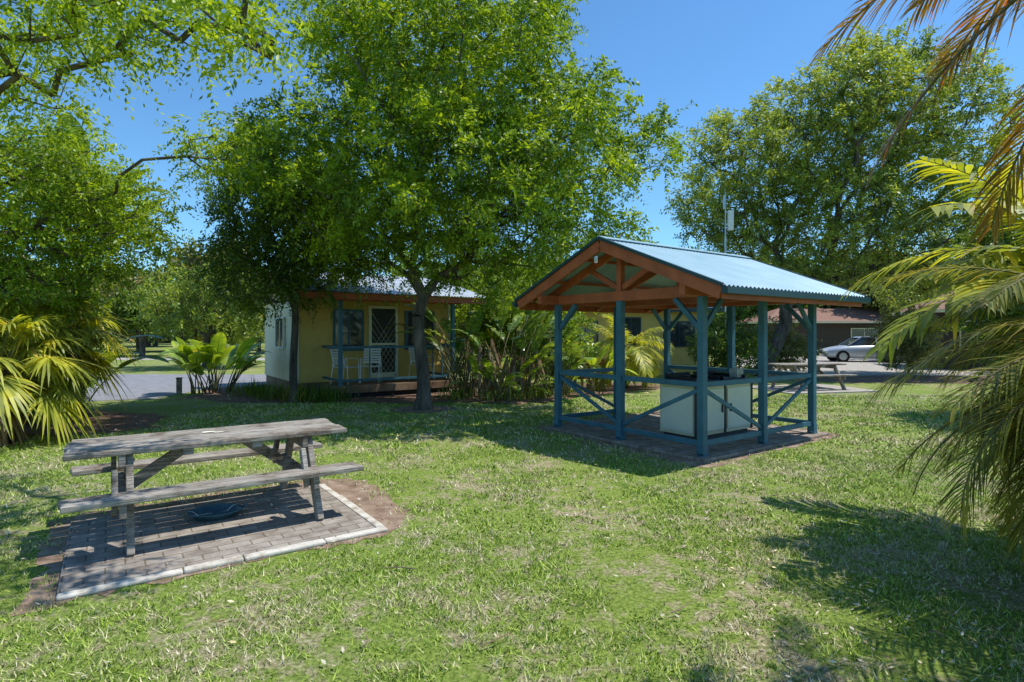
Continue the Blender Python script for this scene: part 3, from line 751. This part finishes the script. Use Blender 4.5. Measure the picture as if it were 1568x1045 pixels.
e = empty('timber_fence', (1.4, 16.9, 0), math.radians(20)); mb = MB()
for i in range(9): mb.box((i*0.24, 0, 0.03), (i*0.24+0.09, 0.04, 0.85))
mb.box((-0.05, 0.042, 0.25), (2.1, 0.08, 0.33)); mb.box((-0.05, 0.042, 0.66), (2.1, 0.08, 0.74)); mb.obj('palings', M['orange'], e)
for u, D, hh in ((275, 15.3, .42), (60, 30, .6), (140, 30, .6), (380, 28, .6)):
    e = empty('timber_bollard', ((u-784)/F*D, D, 0), 0.3); mb = MB(); mb.box((-0.06, -0.06, 0), (0.06, 0.06, hh)); mb.box((-0.07, -0.07, hh), (0.07, 0.07, hh+0.03)); mb.obj('post', M['wood'], e, bevel=0.01)

e = empty('antenna_mast', (7.5, 20, 0)); mb = MB()
mb.tube([(0, 0, 0), (0, 0, 5.0)], 0.035, 8); mb.tube([(0, 0, 5.0), (0, 0, 6.6)], 0.022, 8)
mb.beam((0, 0, 5.35), (0.18, 0, 5.35), 0.03, 0.03); mb.beam((0, 0, 5.9), (0.18, 0, 5.9), 0.03, 0.03)
mb.beam((0, 0, 4.2), (0.5, 0.1, 3.4), 0.03, 0.03); mb.tube([(-0.05, 0, 6.0), (-0.05, 0, 6.5)], 0.03, 6); mb.obj('pole', M['steel'], e)
mb = MB(); mb.box((0.08, -0.06, 5.25), (0.28, 0.04, 5.95)); mb.obj('panel_antenna', M['white'], e, bevel=0.015)

# ------------------------------------------------------------------ car
def car(loc, rot):
    e = empty('parked_car', (*loc, 0), rot)
    st = [(-2.3, .55, .72, .55), (-2.22, .3, .88, .74), (-1.7, .24, .98, .86), (-1.2, .24, 1.0, .89), (-.4, .2, .96, .9), (.6, .2, .93, .9), (1.0, .22, .92, .89), (1.6, .24, .82, .86), (2.1, .26, .7, .76), (2.28, .45, .6, .55)]
    vs = []; fs = []
    for x, b, t, hw in st:
        half = [(hw*.9, b), (hw, b+(t-b)*.3), (hw, b+(t-b)*.65), (hw*.94, t-.03), (hw*.7, t+.01), (0, t+.02)]
        for y, z in half: vs.append((x, -y, z))
        for y, z in half[::-1][1:]: vs.append((x, y, z))
    k = 11
    for i in range(len(st)-1):
        for j in range(k): fs.append((i*k+j, i*k+(j+1) % k, (i+1)*k+(j+1) % k, (i+1)*k+j))
    fs += [tuple(range(k)), tuple((len(st)-1)*k+j for j in range(k))[::-1]]
    mb = MB(); mb.add(vs, fs); mb.obj('body', M['carpaint'], e, True)
    gs = [(-1.75, .97, .78, .97), (-1.05, 1.36, .6, .94), (-.4, 1.44, .6, .92), (.3, 1.42, .6, .92), (1.1, .93, .74, .9)]
    mb = MB(); vs = []
    for x, zt, wt, zb in gs: vs += [(x, -.79, zb-.05), (x, -wt+.01, zt-.02), (x, wt-.01, zt-.02), (x, .79, zb-.05)]
    fs = [(i*4+j, i*4+j+1, (i+1)*4+j+1, (i+1)*4+j) for i in range(4) for j in range(3)]
    mb.add(vs, fs); mb.obj('windows', M['glass'], e)
    mb = MB(); mb.add([(-1.1, -.6, 1.37), (-.4, -.61, 1.45), (.3, -.61, 1.43), (.45, -.62, 1.37), (-1.1, .6, 1.37), (-.4, .61, 1.45), (.3, .61, 1.43), (.45, .62, 1.37)], [(0, 1, 5, 4), (1, 2, 6, 5), (2, 3, 7, 6)])
    for sg in (-1, 1):
        mb.beam((-1.75, sg*.79, .97), (-1.08, sg*.61, 1.38), .05, .05); mb.beam((-1.08, sg*.61, 1.38), (.35, sg*.61, 1.42), .05, .05); mb.beam((.35, sg*.61, 1.42), (1.1, sg*.77, .93), .05, .05); mb.beam((-.35, sg*.8, .92), (-.35, sg*.61, 1.42), .06, .04)
    mb.obj('roof_and_pillars', M['carpaint'], e)
    for i, (x, sg) in enumerate(((-1.4, -1), (-1.4, 1), (1.4, -1), (1.4, 1))):
        mb = MB(); mb.tube([(x, sg*.68, .32), (x, sg*.89, .32)], .34, 20); mb.obj('tyre_%d' % i, M['rubber'], e)
        mb = MB(); mb.tube([(x, sg*.885, .32), (x, sg*.91, .32)], .21, 14)
        mb.obj('wheel_%d' % i, M['steel'], e)
    mb = MB(); mb.box((2.2, -.7, .52), (2.3, -.4, .64)); mb.box((2.2, .4, .52), (2.3, .7, .64)); mb.box((-2.31, -.7, .6), (-2.22, -.4, .74)); mb.obj('lamps', M['white'], e)
car((20.2, 32.6), math.radians(168))

# ------------------------------------------------------------------ TREES
def B(u, v, D, ru, rv, rd):
    k = D/F; return (S(u, v, D), (ru*k, rd, rv*k))
make_tree('shade_tree', (-1.92, 12.27, 0), (-1.98, 12.2, 2.0), 0.125,
    [B(690, 120, 12.0, 190, 110, 3.2), B(620, 280, 11.8, 210, 100, 3.2), B(850, 235, 11.8, 125, 110, 2.6), B(975, 225, 12, 65, 50, 1.2),
     B(460, 260, 12.2, 80, 80, 2.2), B(860, 370, 12.6, 130, 50, 2), B(590, 50, 12, 120, 80, 2.4), B(700, 330, 10.8, 150, 50, 2), B(780, 10, 12.5, 100, 60, 2), B(570, 395, 12.3, 90, 35, 1.5), B(730, 410, 13, 90, 45, 1.4)],
    700, 0.52, 16, 17, 0.48, 0.092, 0.046, M['leafA'], 11, shell=0.36)
make_tree('shade_tree', (-5.2, 13.6, 0), (-5.25, 13.7, 2.2), 0.08,
    [B(440, 330, 13.6, 90, 100, 2), B(405, 410, 13.6, 75, 60, 1.6), B(500, 400, 13.6, 80, 45, 1.5), B(400, 250, 13.6, 50, 60, 1.2)],
    230, 0.48, 16, 16, 0.48, 0.09, 0.045, M['leafD'], 12)
make_tree('overhanging_tree', (-9.2, 8.2, 0), (-8.8, 8.1, 2.6), 0.11,
    [B(50, 10, 6.4, 160, 50, 1.2), B(230, 8, 6.0, 120, 34, 1.0), B(385, 45, 5.6, 60, 40, 0.6), B(330, 0, 4.8, 100, 30, 0.6), B(30, 110, 7.5, 80, 50, 0.9),
     B(60, 300, 9.5, 150, 110, 1.4), B(325, 230, 9.5, 45, 40, 0.7), B(70, 420, 10.2, 110, 55, 1.0), B(185, 340, 9.8, 75, 65, 0.9), ((-1.25, 4.1, 4.95), (0.75, 0.75, 0.25))],
    410, 0.36, 10, 14, 0.4, 0.08, 0.036, M['leafL'], 13, droop=0.5, tip=0.005)
make_tree('large_spreading_tree', (9.6, 22.0, 0), (10.6, 22.0, 2.0), 0.24,
    [B(1290, 190, 22, 125, 105, 3.2), B(1150, 260, 22, 95, 95, 2.6), B(1410, 210, 22, 120, 120, 3), B(1090, 320, 22, 65, 60, 2), B(1250, 350, 22, 170, 95, 3), B(1430, 360, 22, 120, 90, 3), B(1350, 105, 22, 80, 45, 2)],
    720, 0.66, 14, 16, 0.75, 0.14, 0.062, M['leafB'], 14, tip=0.014, upb=0.6, shell=0.38)
def bush(name, x, y, r, h, mat, seed, n=60, ll=0.1, lw=0.05):
    return make_tree(name, (x, y, 0), (x, y, h*0.25), 0.04, [((x, y, h*0.55), (r, r*0.8, h*0.5))], n, 0.12, 10, 12, 0.3, ll, lw, mat, seed)
bush('shrub', 1.2, 16.8, 1.3, 2.6, M['leafL'], 21, 90)
bush('shrub', 0.2, 17.8, 1.6, 3.8, M['leafA'], 22, 120)
bush('shrub', 15.4, 22.0, 1.2, 2.6, M['leafO'], 23, 120)
bush('shrub', 7.6, 19.8, 1.3, 2.4, M['leafD'], 25, 100)
bush('shrub', 10.6, 22.6, 1.4, 2.0, M['leafO'], 26, 80)
bush('shrub', 5.4, 24, 2.0, 3.6, M['leafD'], 27, 110, 0.13, 0.065)
bush('shrub', -10.2, 12.5, 1.3, 2.6, M['leafA'], 30, 90)
bush('shrub', 20.5, 22.5, 1.6, 3.0, M['leafA'], 31, 110)
bush('shrub', -2.4, 19.8, 1.6, 3.8, M['leafD'], 33, 110)
bush('shrub', -0.9, 18.2, 1.3, 3.4, M['leafA'], 34, 100)
def medtree(x, y, r, h, mat, seed, name='background_tree'):
    return make_tree(name, (x, y, 0), (x, y, h*0.3), 0.14, [((x, y, h*0.65), (r, r, h*0.32)), ((x+r*0.5, y, h*0.5), (r*0.7, r*0.7, h*0.22))], 140, 0.5, 11, 13, 0.7, 0.17, 0.085, mat, seed, tip=0.012)
medtree(1.5, 27, 3.2, 5.6, M['leafA'], 41); medtree(6.5, 30, 3.5, 6.0, M['leafA'], 42)
medtree(-14.5, 27, 2.8, 5.0, M['leafB'], 43); medtree(25.5, 33, 4, 6.6, M['leafB'], 44); medtree(-3, 28, 3.5, 6.6, M['leafA'], 45)
make_tree('background_tree', (10.5, 10.4, 0), (10.5, 10.4, 1.4), 0.1, [((10.4, 10.4, 3.2), (1.7, 1.6, 1.8)), ((10.2, 10.8, 1.7), (1.3, 1.2, 1.0))], 230, 0.3, 12, 13, 0.4, 0.12, 0.05, M['leafD'], 46)

dt = empty('distant_trees')
protos = []
for i, mt in enumerate((M['leafO'], M['leafB'], M['leafD'], M['leafO'])):
    rng = np.random.default_rng(60+i)
    n = 170
    v = unit(rng.normal(size=(n, 3))); bl = rng.integers(0, 4, n)
    cs = np.array([[0, 0, 4.3], [1.8, 0.4, 3.6], [-1.9, -0.3, 3.5], [0.3, 1.2, 5.2]])[bl]
    T = cs+v*np.array([1.9, 1.9, 1.4])*rng.uniform(size=(n, 1))**0.4
    LV = leaf_cloud(T, v, 9, 9, 0.9, 0.34, 0.2, 0.3, 0.2, rng)
    me = npmesh('tree_crown', LV, 4, mt, dt)
    t = MB()
    for k in range(6):
        a = k*1.05+i; t.tube([(0, 0, 0), (0.1*math.cos(a), 0.1*math.sin(a), 1.8), (1.2*math.cos(a), 1.2*math.sin(a), 3.6), (1.9*math.cos(a), 1.9*math.sin(a), 4.8)], [0.22, 0.14, 0.08, 0.03], 6)
    tr = t.obj('tree_trunk', M['bark'], dt)
    protos.append((me, tr))
rg = random.Random(9)
spots = []
for k in range(70):
    th = rg.uniform(-56, 56); D = rg.uniform(50, 95)
    spots.append((D*math.tan(math.radians(th)), D, rg.uniform(0.8, 1.35)*(0.7+D/120)))
spots += [(-26, 40, .8), (-33, 42, .9), (-20.5, 46, .85), (-40, 45, 1.1), (-16, 48, .95), (30, 45, 1.2), (14, 50, 1.1), (20, 52, 1.3), (26, 50, 1.3), (36, 38, 1.3), (-46, 50, 1.4)]
for i, (x, y, s_) in enumerate(spots):
    a, b = protos[i % 4]
    for o in (a, b):
        ob = o if i < 4 else bpy.data.objects.new(o.name.split('.')[0], o.data)
        if i >= 4: link(ob, dt)
        ob.location = (x, y, -0.05); ob.rotation_euler = (0, 0, i*1.7); ob.scale = (s_*1.1, s_*1.1, s_)
rng = np.random.default_rng(99); n = 900
T = np.stack([rng.uniform(-150, 150, n), rng.uniform(95, 105, n), rng.uniform(0.2, 4.5, n)], 1)
npmesh('distant_hedge', leaf_cloud(T, unit(rng.normal(size=(n, 3))), 7, 7, 2.2, 1.1, 0.7, 0.2, 0.2, rng), 4, M['leafO'])

# ------------------------------------------------------------------ strelitzia / palms
def strel(name, x, y, n, h, bl, bw, mat, seed, spread=0.5, tear=0.5, stemh=0.0, dead=0, nst=4, el0=1.05):
    rg = random.Random(seed)
    tops = []
    def bld(ml, ms):
        for k in range(nst):
            az = rg.uniform(0, 6.28); r = rg.uniform(0.1, spread)
            z0 = stemh*rg.uniform(0.6, 1); tp = (r*math.cos(az)*1.5, r*math.sin(az)*1.5, z0); tops.append(tp)
            if stemh: ms.tube([(r*math.cos(az), r*math.sin(az), 0), (r*math.cos(az)*1.1, r*math.sin(az)*1.1, z0*.5), tp], [0.09, 0.07, 0.06], 8)
        for i in range(n):
            tp = tops[i % nst]; az = rg.uniform(0, 6.28) if stemh > 1 else math.atan2(tp[1], tp[0])+rg.uniform(-1.3, 1.3)
            paddle(ml, ms, (tp[0]+rg.gauss(0, .06), tp[1]+rg.gauss(0, .06), tp[2]), az, rg.uniform(el0, 1.5), h*rg.uniform(0.4, 0.75), bl*rg.uniform(0.8, 1.15), bw*rg.uniform(0.8, 1.1), rg.uniform(0.5, 1.5), rg, tear=tear)
    root = plant(name, (x, y, 0), bld, mat)
    if dead:
        ml, ms = MB(), MB()
        for i in range(dead):
            az = rg.uniform(0, 6.28); r = spread*rg.uniform(0.2, 1.0); z = rg.uniform(0.4, h*0.55); o = rg.uniform(1.1, 2.0)
            p = np.array([r*math.cos(az)*o, r*math.sin(az)*o, z])
            leaflet(ml, p, np.array([math.cos(az)*.45, math.sin(az)*.45, -.9]), rg.uniform(0.4, 0.9), 0.1, 0.2, np.array([-math.sin(az), math.cos(az), 0]), 4)
            ms.tube([(r*math.cos(az), r*math.sin(az), 0), tuple(p)], [0.025, 0.012], 5)
        ml.obj('dead_leaves', M['dead'], root); ms.obj('old_stems', M['dead'], root)
    return root
strel('bird_of_paradise_plant', -8.35, 15.8, 40, 1.5, 0.8, 0.4, M['paddley'], 1, 0.35, 0.2, nst=7)
strel('giant_bird_of_paradise', -0.9, 15.0, 34, 2.9, 0.9, 0.32, M['paddle'], 2, 0.7, 0.75, 0.2, 34, nst=8)
strel('giant_bird_of_paradise', 0.2, 14.8, 30, 2.2, 0.85, 0.32, M['paddle'], 3, 0.6, 0.75, 0.15, 22, nst=8)
strel('bird_of_paradise_plant', -0.3, 14.2, 26, 1.2, 0.7, 0.26, M['paddley'], 31, 0.5, 0.5, nst=8, el0=0.7)
strel('bird_of_paradise_plant', 1.0, 14.9, 22, 1.3, 0.7, 0.24, M['paddle'], 32, 0.5, 0.5, nst=8, el0=0.7)
strel('giant_bird_of_paradise', -8.9, 11.4, 34, 2.4, 1.5, 0.5, M['paddle'], 4, 0.4, 0.75, 3.4, 0, nst=4)
strel('bird_of_paradise_plant', -9.6, 12.0, 18, 2.0, 1.1, 0.45, M['paddle'], 5, 0.4, 0.5, 0.0, nst=5)
strel('bird_of_paradise_plant', 2.2, 15.9, 16, 1.5, 0.8, 0.3, M['paddley'], 6, 0.4, 0.3, nst=5)
def strap(name, x, y, n, h, mat, seed, sx=0.3, sy=0.2):
    rg = random.Random(seed)
    def bld(ml, ms):
        for i in range(n):
            az = rg.uniform(0, 6.28); el = rg.uniform(0.9, 1.5); d = np.array([math.cos(el)*math.cos(az), math.cos(el)*math.sin(az), math.sin(el)])
            leaflet(ml, np.array([rg.gauss(0, sx), rg.gauss(0, sy), 0]), d, h*rg.uniform(0.7, 1.3), 0.018, rg.uniform(0.1, 0.6), np.array([-math.sin(az), math.cos(az), 0]), 4)
        ms.tube([(0, 0, 0), (0, 0, 0.05)], 0.03, 5)
    return plant(name, (x, y, 0), bld, mat)
for i, (u, D) in enumerate(((415, 14.2), (450, 13.9), (480, 13.8), (505, 13.7), (390, 15.0))):
    strap('strappy_grass_clump', (u-784)/F*D, D, 220, 0.5, M['leafD'] if i != 1 else M['palm'], i, 0.28, 0.2)
for i, (u, D) in enumerate(((760, 13.9), (800, 14.2), (835, 14.6), (700, 14.2), (870, 15.5))):
    strap('strappy_grass_clump', (u-784)/F*D, D, 120, 0.45, M['leafB'], 20+i, 0.25, 0.2)
def fanpalm(name, x, y, n, z, seed, R=0.75, pet=0.9, tr=0.18, mat=None):
    rg = random.Random(seed)
    def bld(ml, ms):
        for i in range(n):
            az = rg.uniform(0, 6.28); el = 1.35-1.7*(i/n)+rg.uniform(-.15, .15)
            fan(ml, ms, (0.08*math.cos(az), 0.08*math.sin(az), z), az, el, pet*rg.uniform(0.8, 1.2), R*rg.uniform(0.8, 1.1), rg)
    root = plant(name, (x, y, 0), bld, mat or M['palmy'])
    mb = MB(); mb.tube([(0, 0, 0), (0.02, 0, z*0.5), (0, 0, z+0.1)], [tr*1.3, tr, tr*0.8], 12); mb.obj('trunk', M['palmtrunk'], root, True)
    ml = MB()
    for i in range(120):
        az = rg.uniform(0, 6.28); zz = rg.uniform(0.2, 1)*z
        leaflet(ml, np.array([tr*math.cos(az), tr*math.sin(az), zz]), np.array([math.cos(az)*.5, math.sin(az)*.5, -.8]), rg.uniform(.3, .7), 0.05, 0.2, np.array([-math.sin(az), math.cos(az), 0]))
    ml.obj('dead_skirt', M['dead'], root)
fanpalm('fan_palm', -7.7, 8.5, 34, 1.0, 1, R=0.7, pet=0.7)
fanpalm('fan_palm', -8.7, 10.4, 36, 1.4, 2, R=0.8)
fanpalm('fan_palm', -8.9, 8.4, 26, 1.4, 3, R=0.8)
def pinnate(name, x, y, z, n, L, ll, lw, mat, seed, tr=0.12, lean=(0, 0), elr=(1.3, -0.5), curve=(1.0, 1.8), nl=46, ld=0.5, azr=(0, 6.28), tw=0.2, vee=0.25):
    rg = random.Random(seed); top = (lean[0], lean[1], z)
    def bld(ml, ms):
        for i in range(n):
            az = rg.uniform(*azr); el = elr[0]+(elr[1]-elr[0])*i/n+rg.uniform(-.12, .12)
            frond(ml, ms, (top[0]+0.08*math.cos(az), top[1]+0.08*math.sin(az), z+rg.uniform(-0.15, 0.1)), az, el, L*rg.uniform(0.8, 1.15), rg.uniform(*curve), nl, ll, lw, vee, ld, 0.014, rg, twist=rg.uniform(-tw, tw))
    root = plant(name, (x, y, 0), bld, mat)
    mb = MB(); mb.tube([(0, 0, 0), (lean[0]*.4, lean[1]*.4, z*.5), (top[0], top[1], z+0.1)], [tr*1.3, tr, tr], 12); mb.obj('trunk', M['palmtrunk'], root, True)
    return root
pinnate('palm_tree', 3.35, 16.9, 1.2, 26, 1.5, 0.45, 0.03, M['palmy'], 5, 0.1)
# right foreground: low date palm, taller reddish palm close to the viewer, broad-leaflet palm
pinnate('date_palm', 3.85, 3.2, 1.55, 110, 1.5, 0.38, 0.012, M['palm'], 8, 0.14, elr=(0.9, -0.9), curve=(0.9, 1.8), nl=56, ld=0.5)
pinnate('date_palm', 2.7, 1.85, 3.4, 54, 1.45, 0.32, 0.015, M['palmr'], 9, 0.12, elr=(0.9, -0.9), curve=(0.7, 1.2), nl=54, ld=0.5)
pinnate('palm_tree', 5.2, 4.9, 2.15, 11, 2.1, 0.5, 0.055, M['palmy'], 10, 0.12, elr=(0.75, 0.1), curve=(0.5, 1.1), nl=28, ld=0.5, azr=(2.6, 3.9))

# ------------------------------------------------------------------ light, sky, camera
el = math.radians(66.4); sd = np.array([0.955, 0.116]); sd /= np.linalg.norm(sd)
sv = Vector((sd[0]*math.cos(el), sd[1]*math.cos(el), math.sin(el)))
ld_ = bpy.data.lights.new('sun', 'SUN'); ld_.energy = 5.0; ld_.angle = math.radians(0.5); ld_.color = (1, 0.965, 0.9)
so = link(bpy.data.objects.new('sun', ld_)); so.rotation_euler = sv.to_track_quat('Z', 'Y').to_euler()
w = bpy.data.worlds.new('World'); scene.world = w; w.use_nodes = True
nt = w.node_tree; nt.nodes.clear()
sky = nt.nodes.new('ShaderNodeTexSky'); sky.sky_type = 'NISHITA'; sky.sun_disc = False
sky.sun_elevation = el; sky.sun_rotation = math.atan2(sd[0], sd[1]); sky.air_density = 1.0; sky.dust_density = 0.1; sky.ozone_density = 1.3; sky.altitude = 0
bg = nt.nodes.new('ShaderNodeBackground'); bg.inputs['Strength'].default_value = 0.135
tint = mixc(nt, 1.0, sky.outputs[0], (0.72, 1.15, 1.42), 'MULTIPLY')
wo = nt.nodes.new('ShaderNodeOutputWorld'); nt.links.new(tint, bg.inputs['Color']); nt.links.new(bg.outputs[0], wo.inputs['Surface'])
scene.view_settings.view_transform = 'Standard'; scene.view_settings.look = 'None'; scene.view_settings.exposure = 0
cam = bpy.data.cameras.new('camera'); cam.lens = 20.0; cam.sensor_width = 36; cam.shift_y = -0.008; cam.clip_start = 0.05; cam.clip_end = 3000
co = link(bpy.data.objects.new('camera', cam)); co.location = (0, 0, H); co.rotation_euler = (math.radians(90), 0, 0)
scene.camera = co
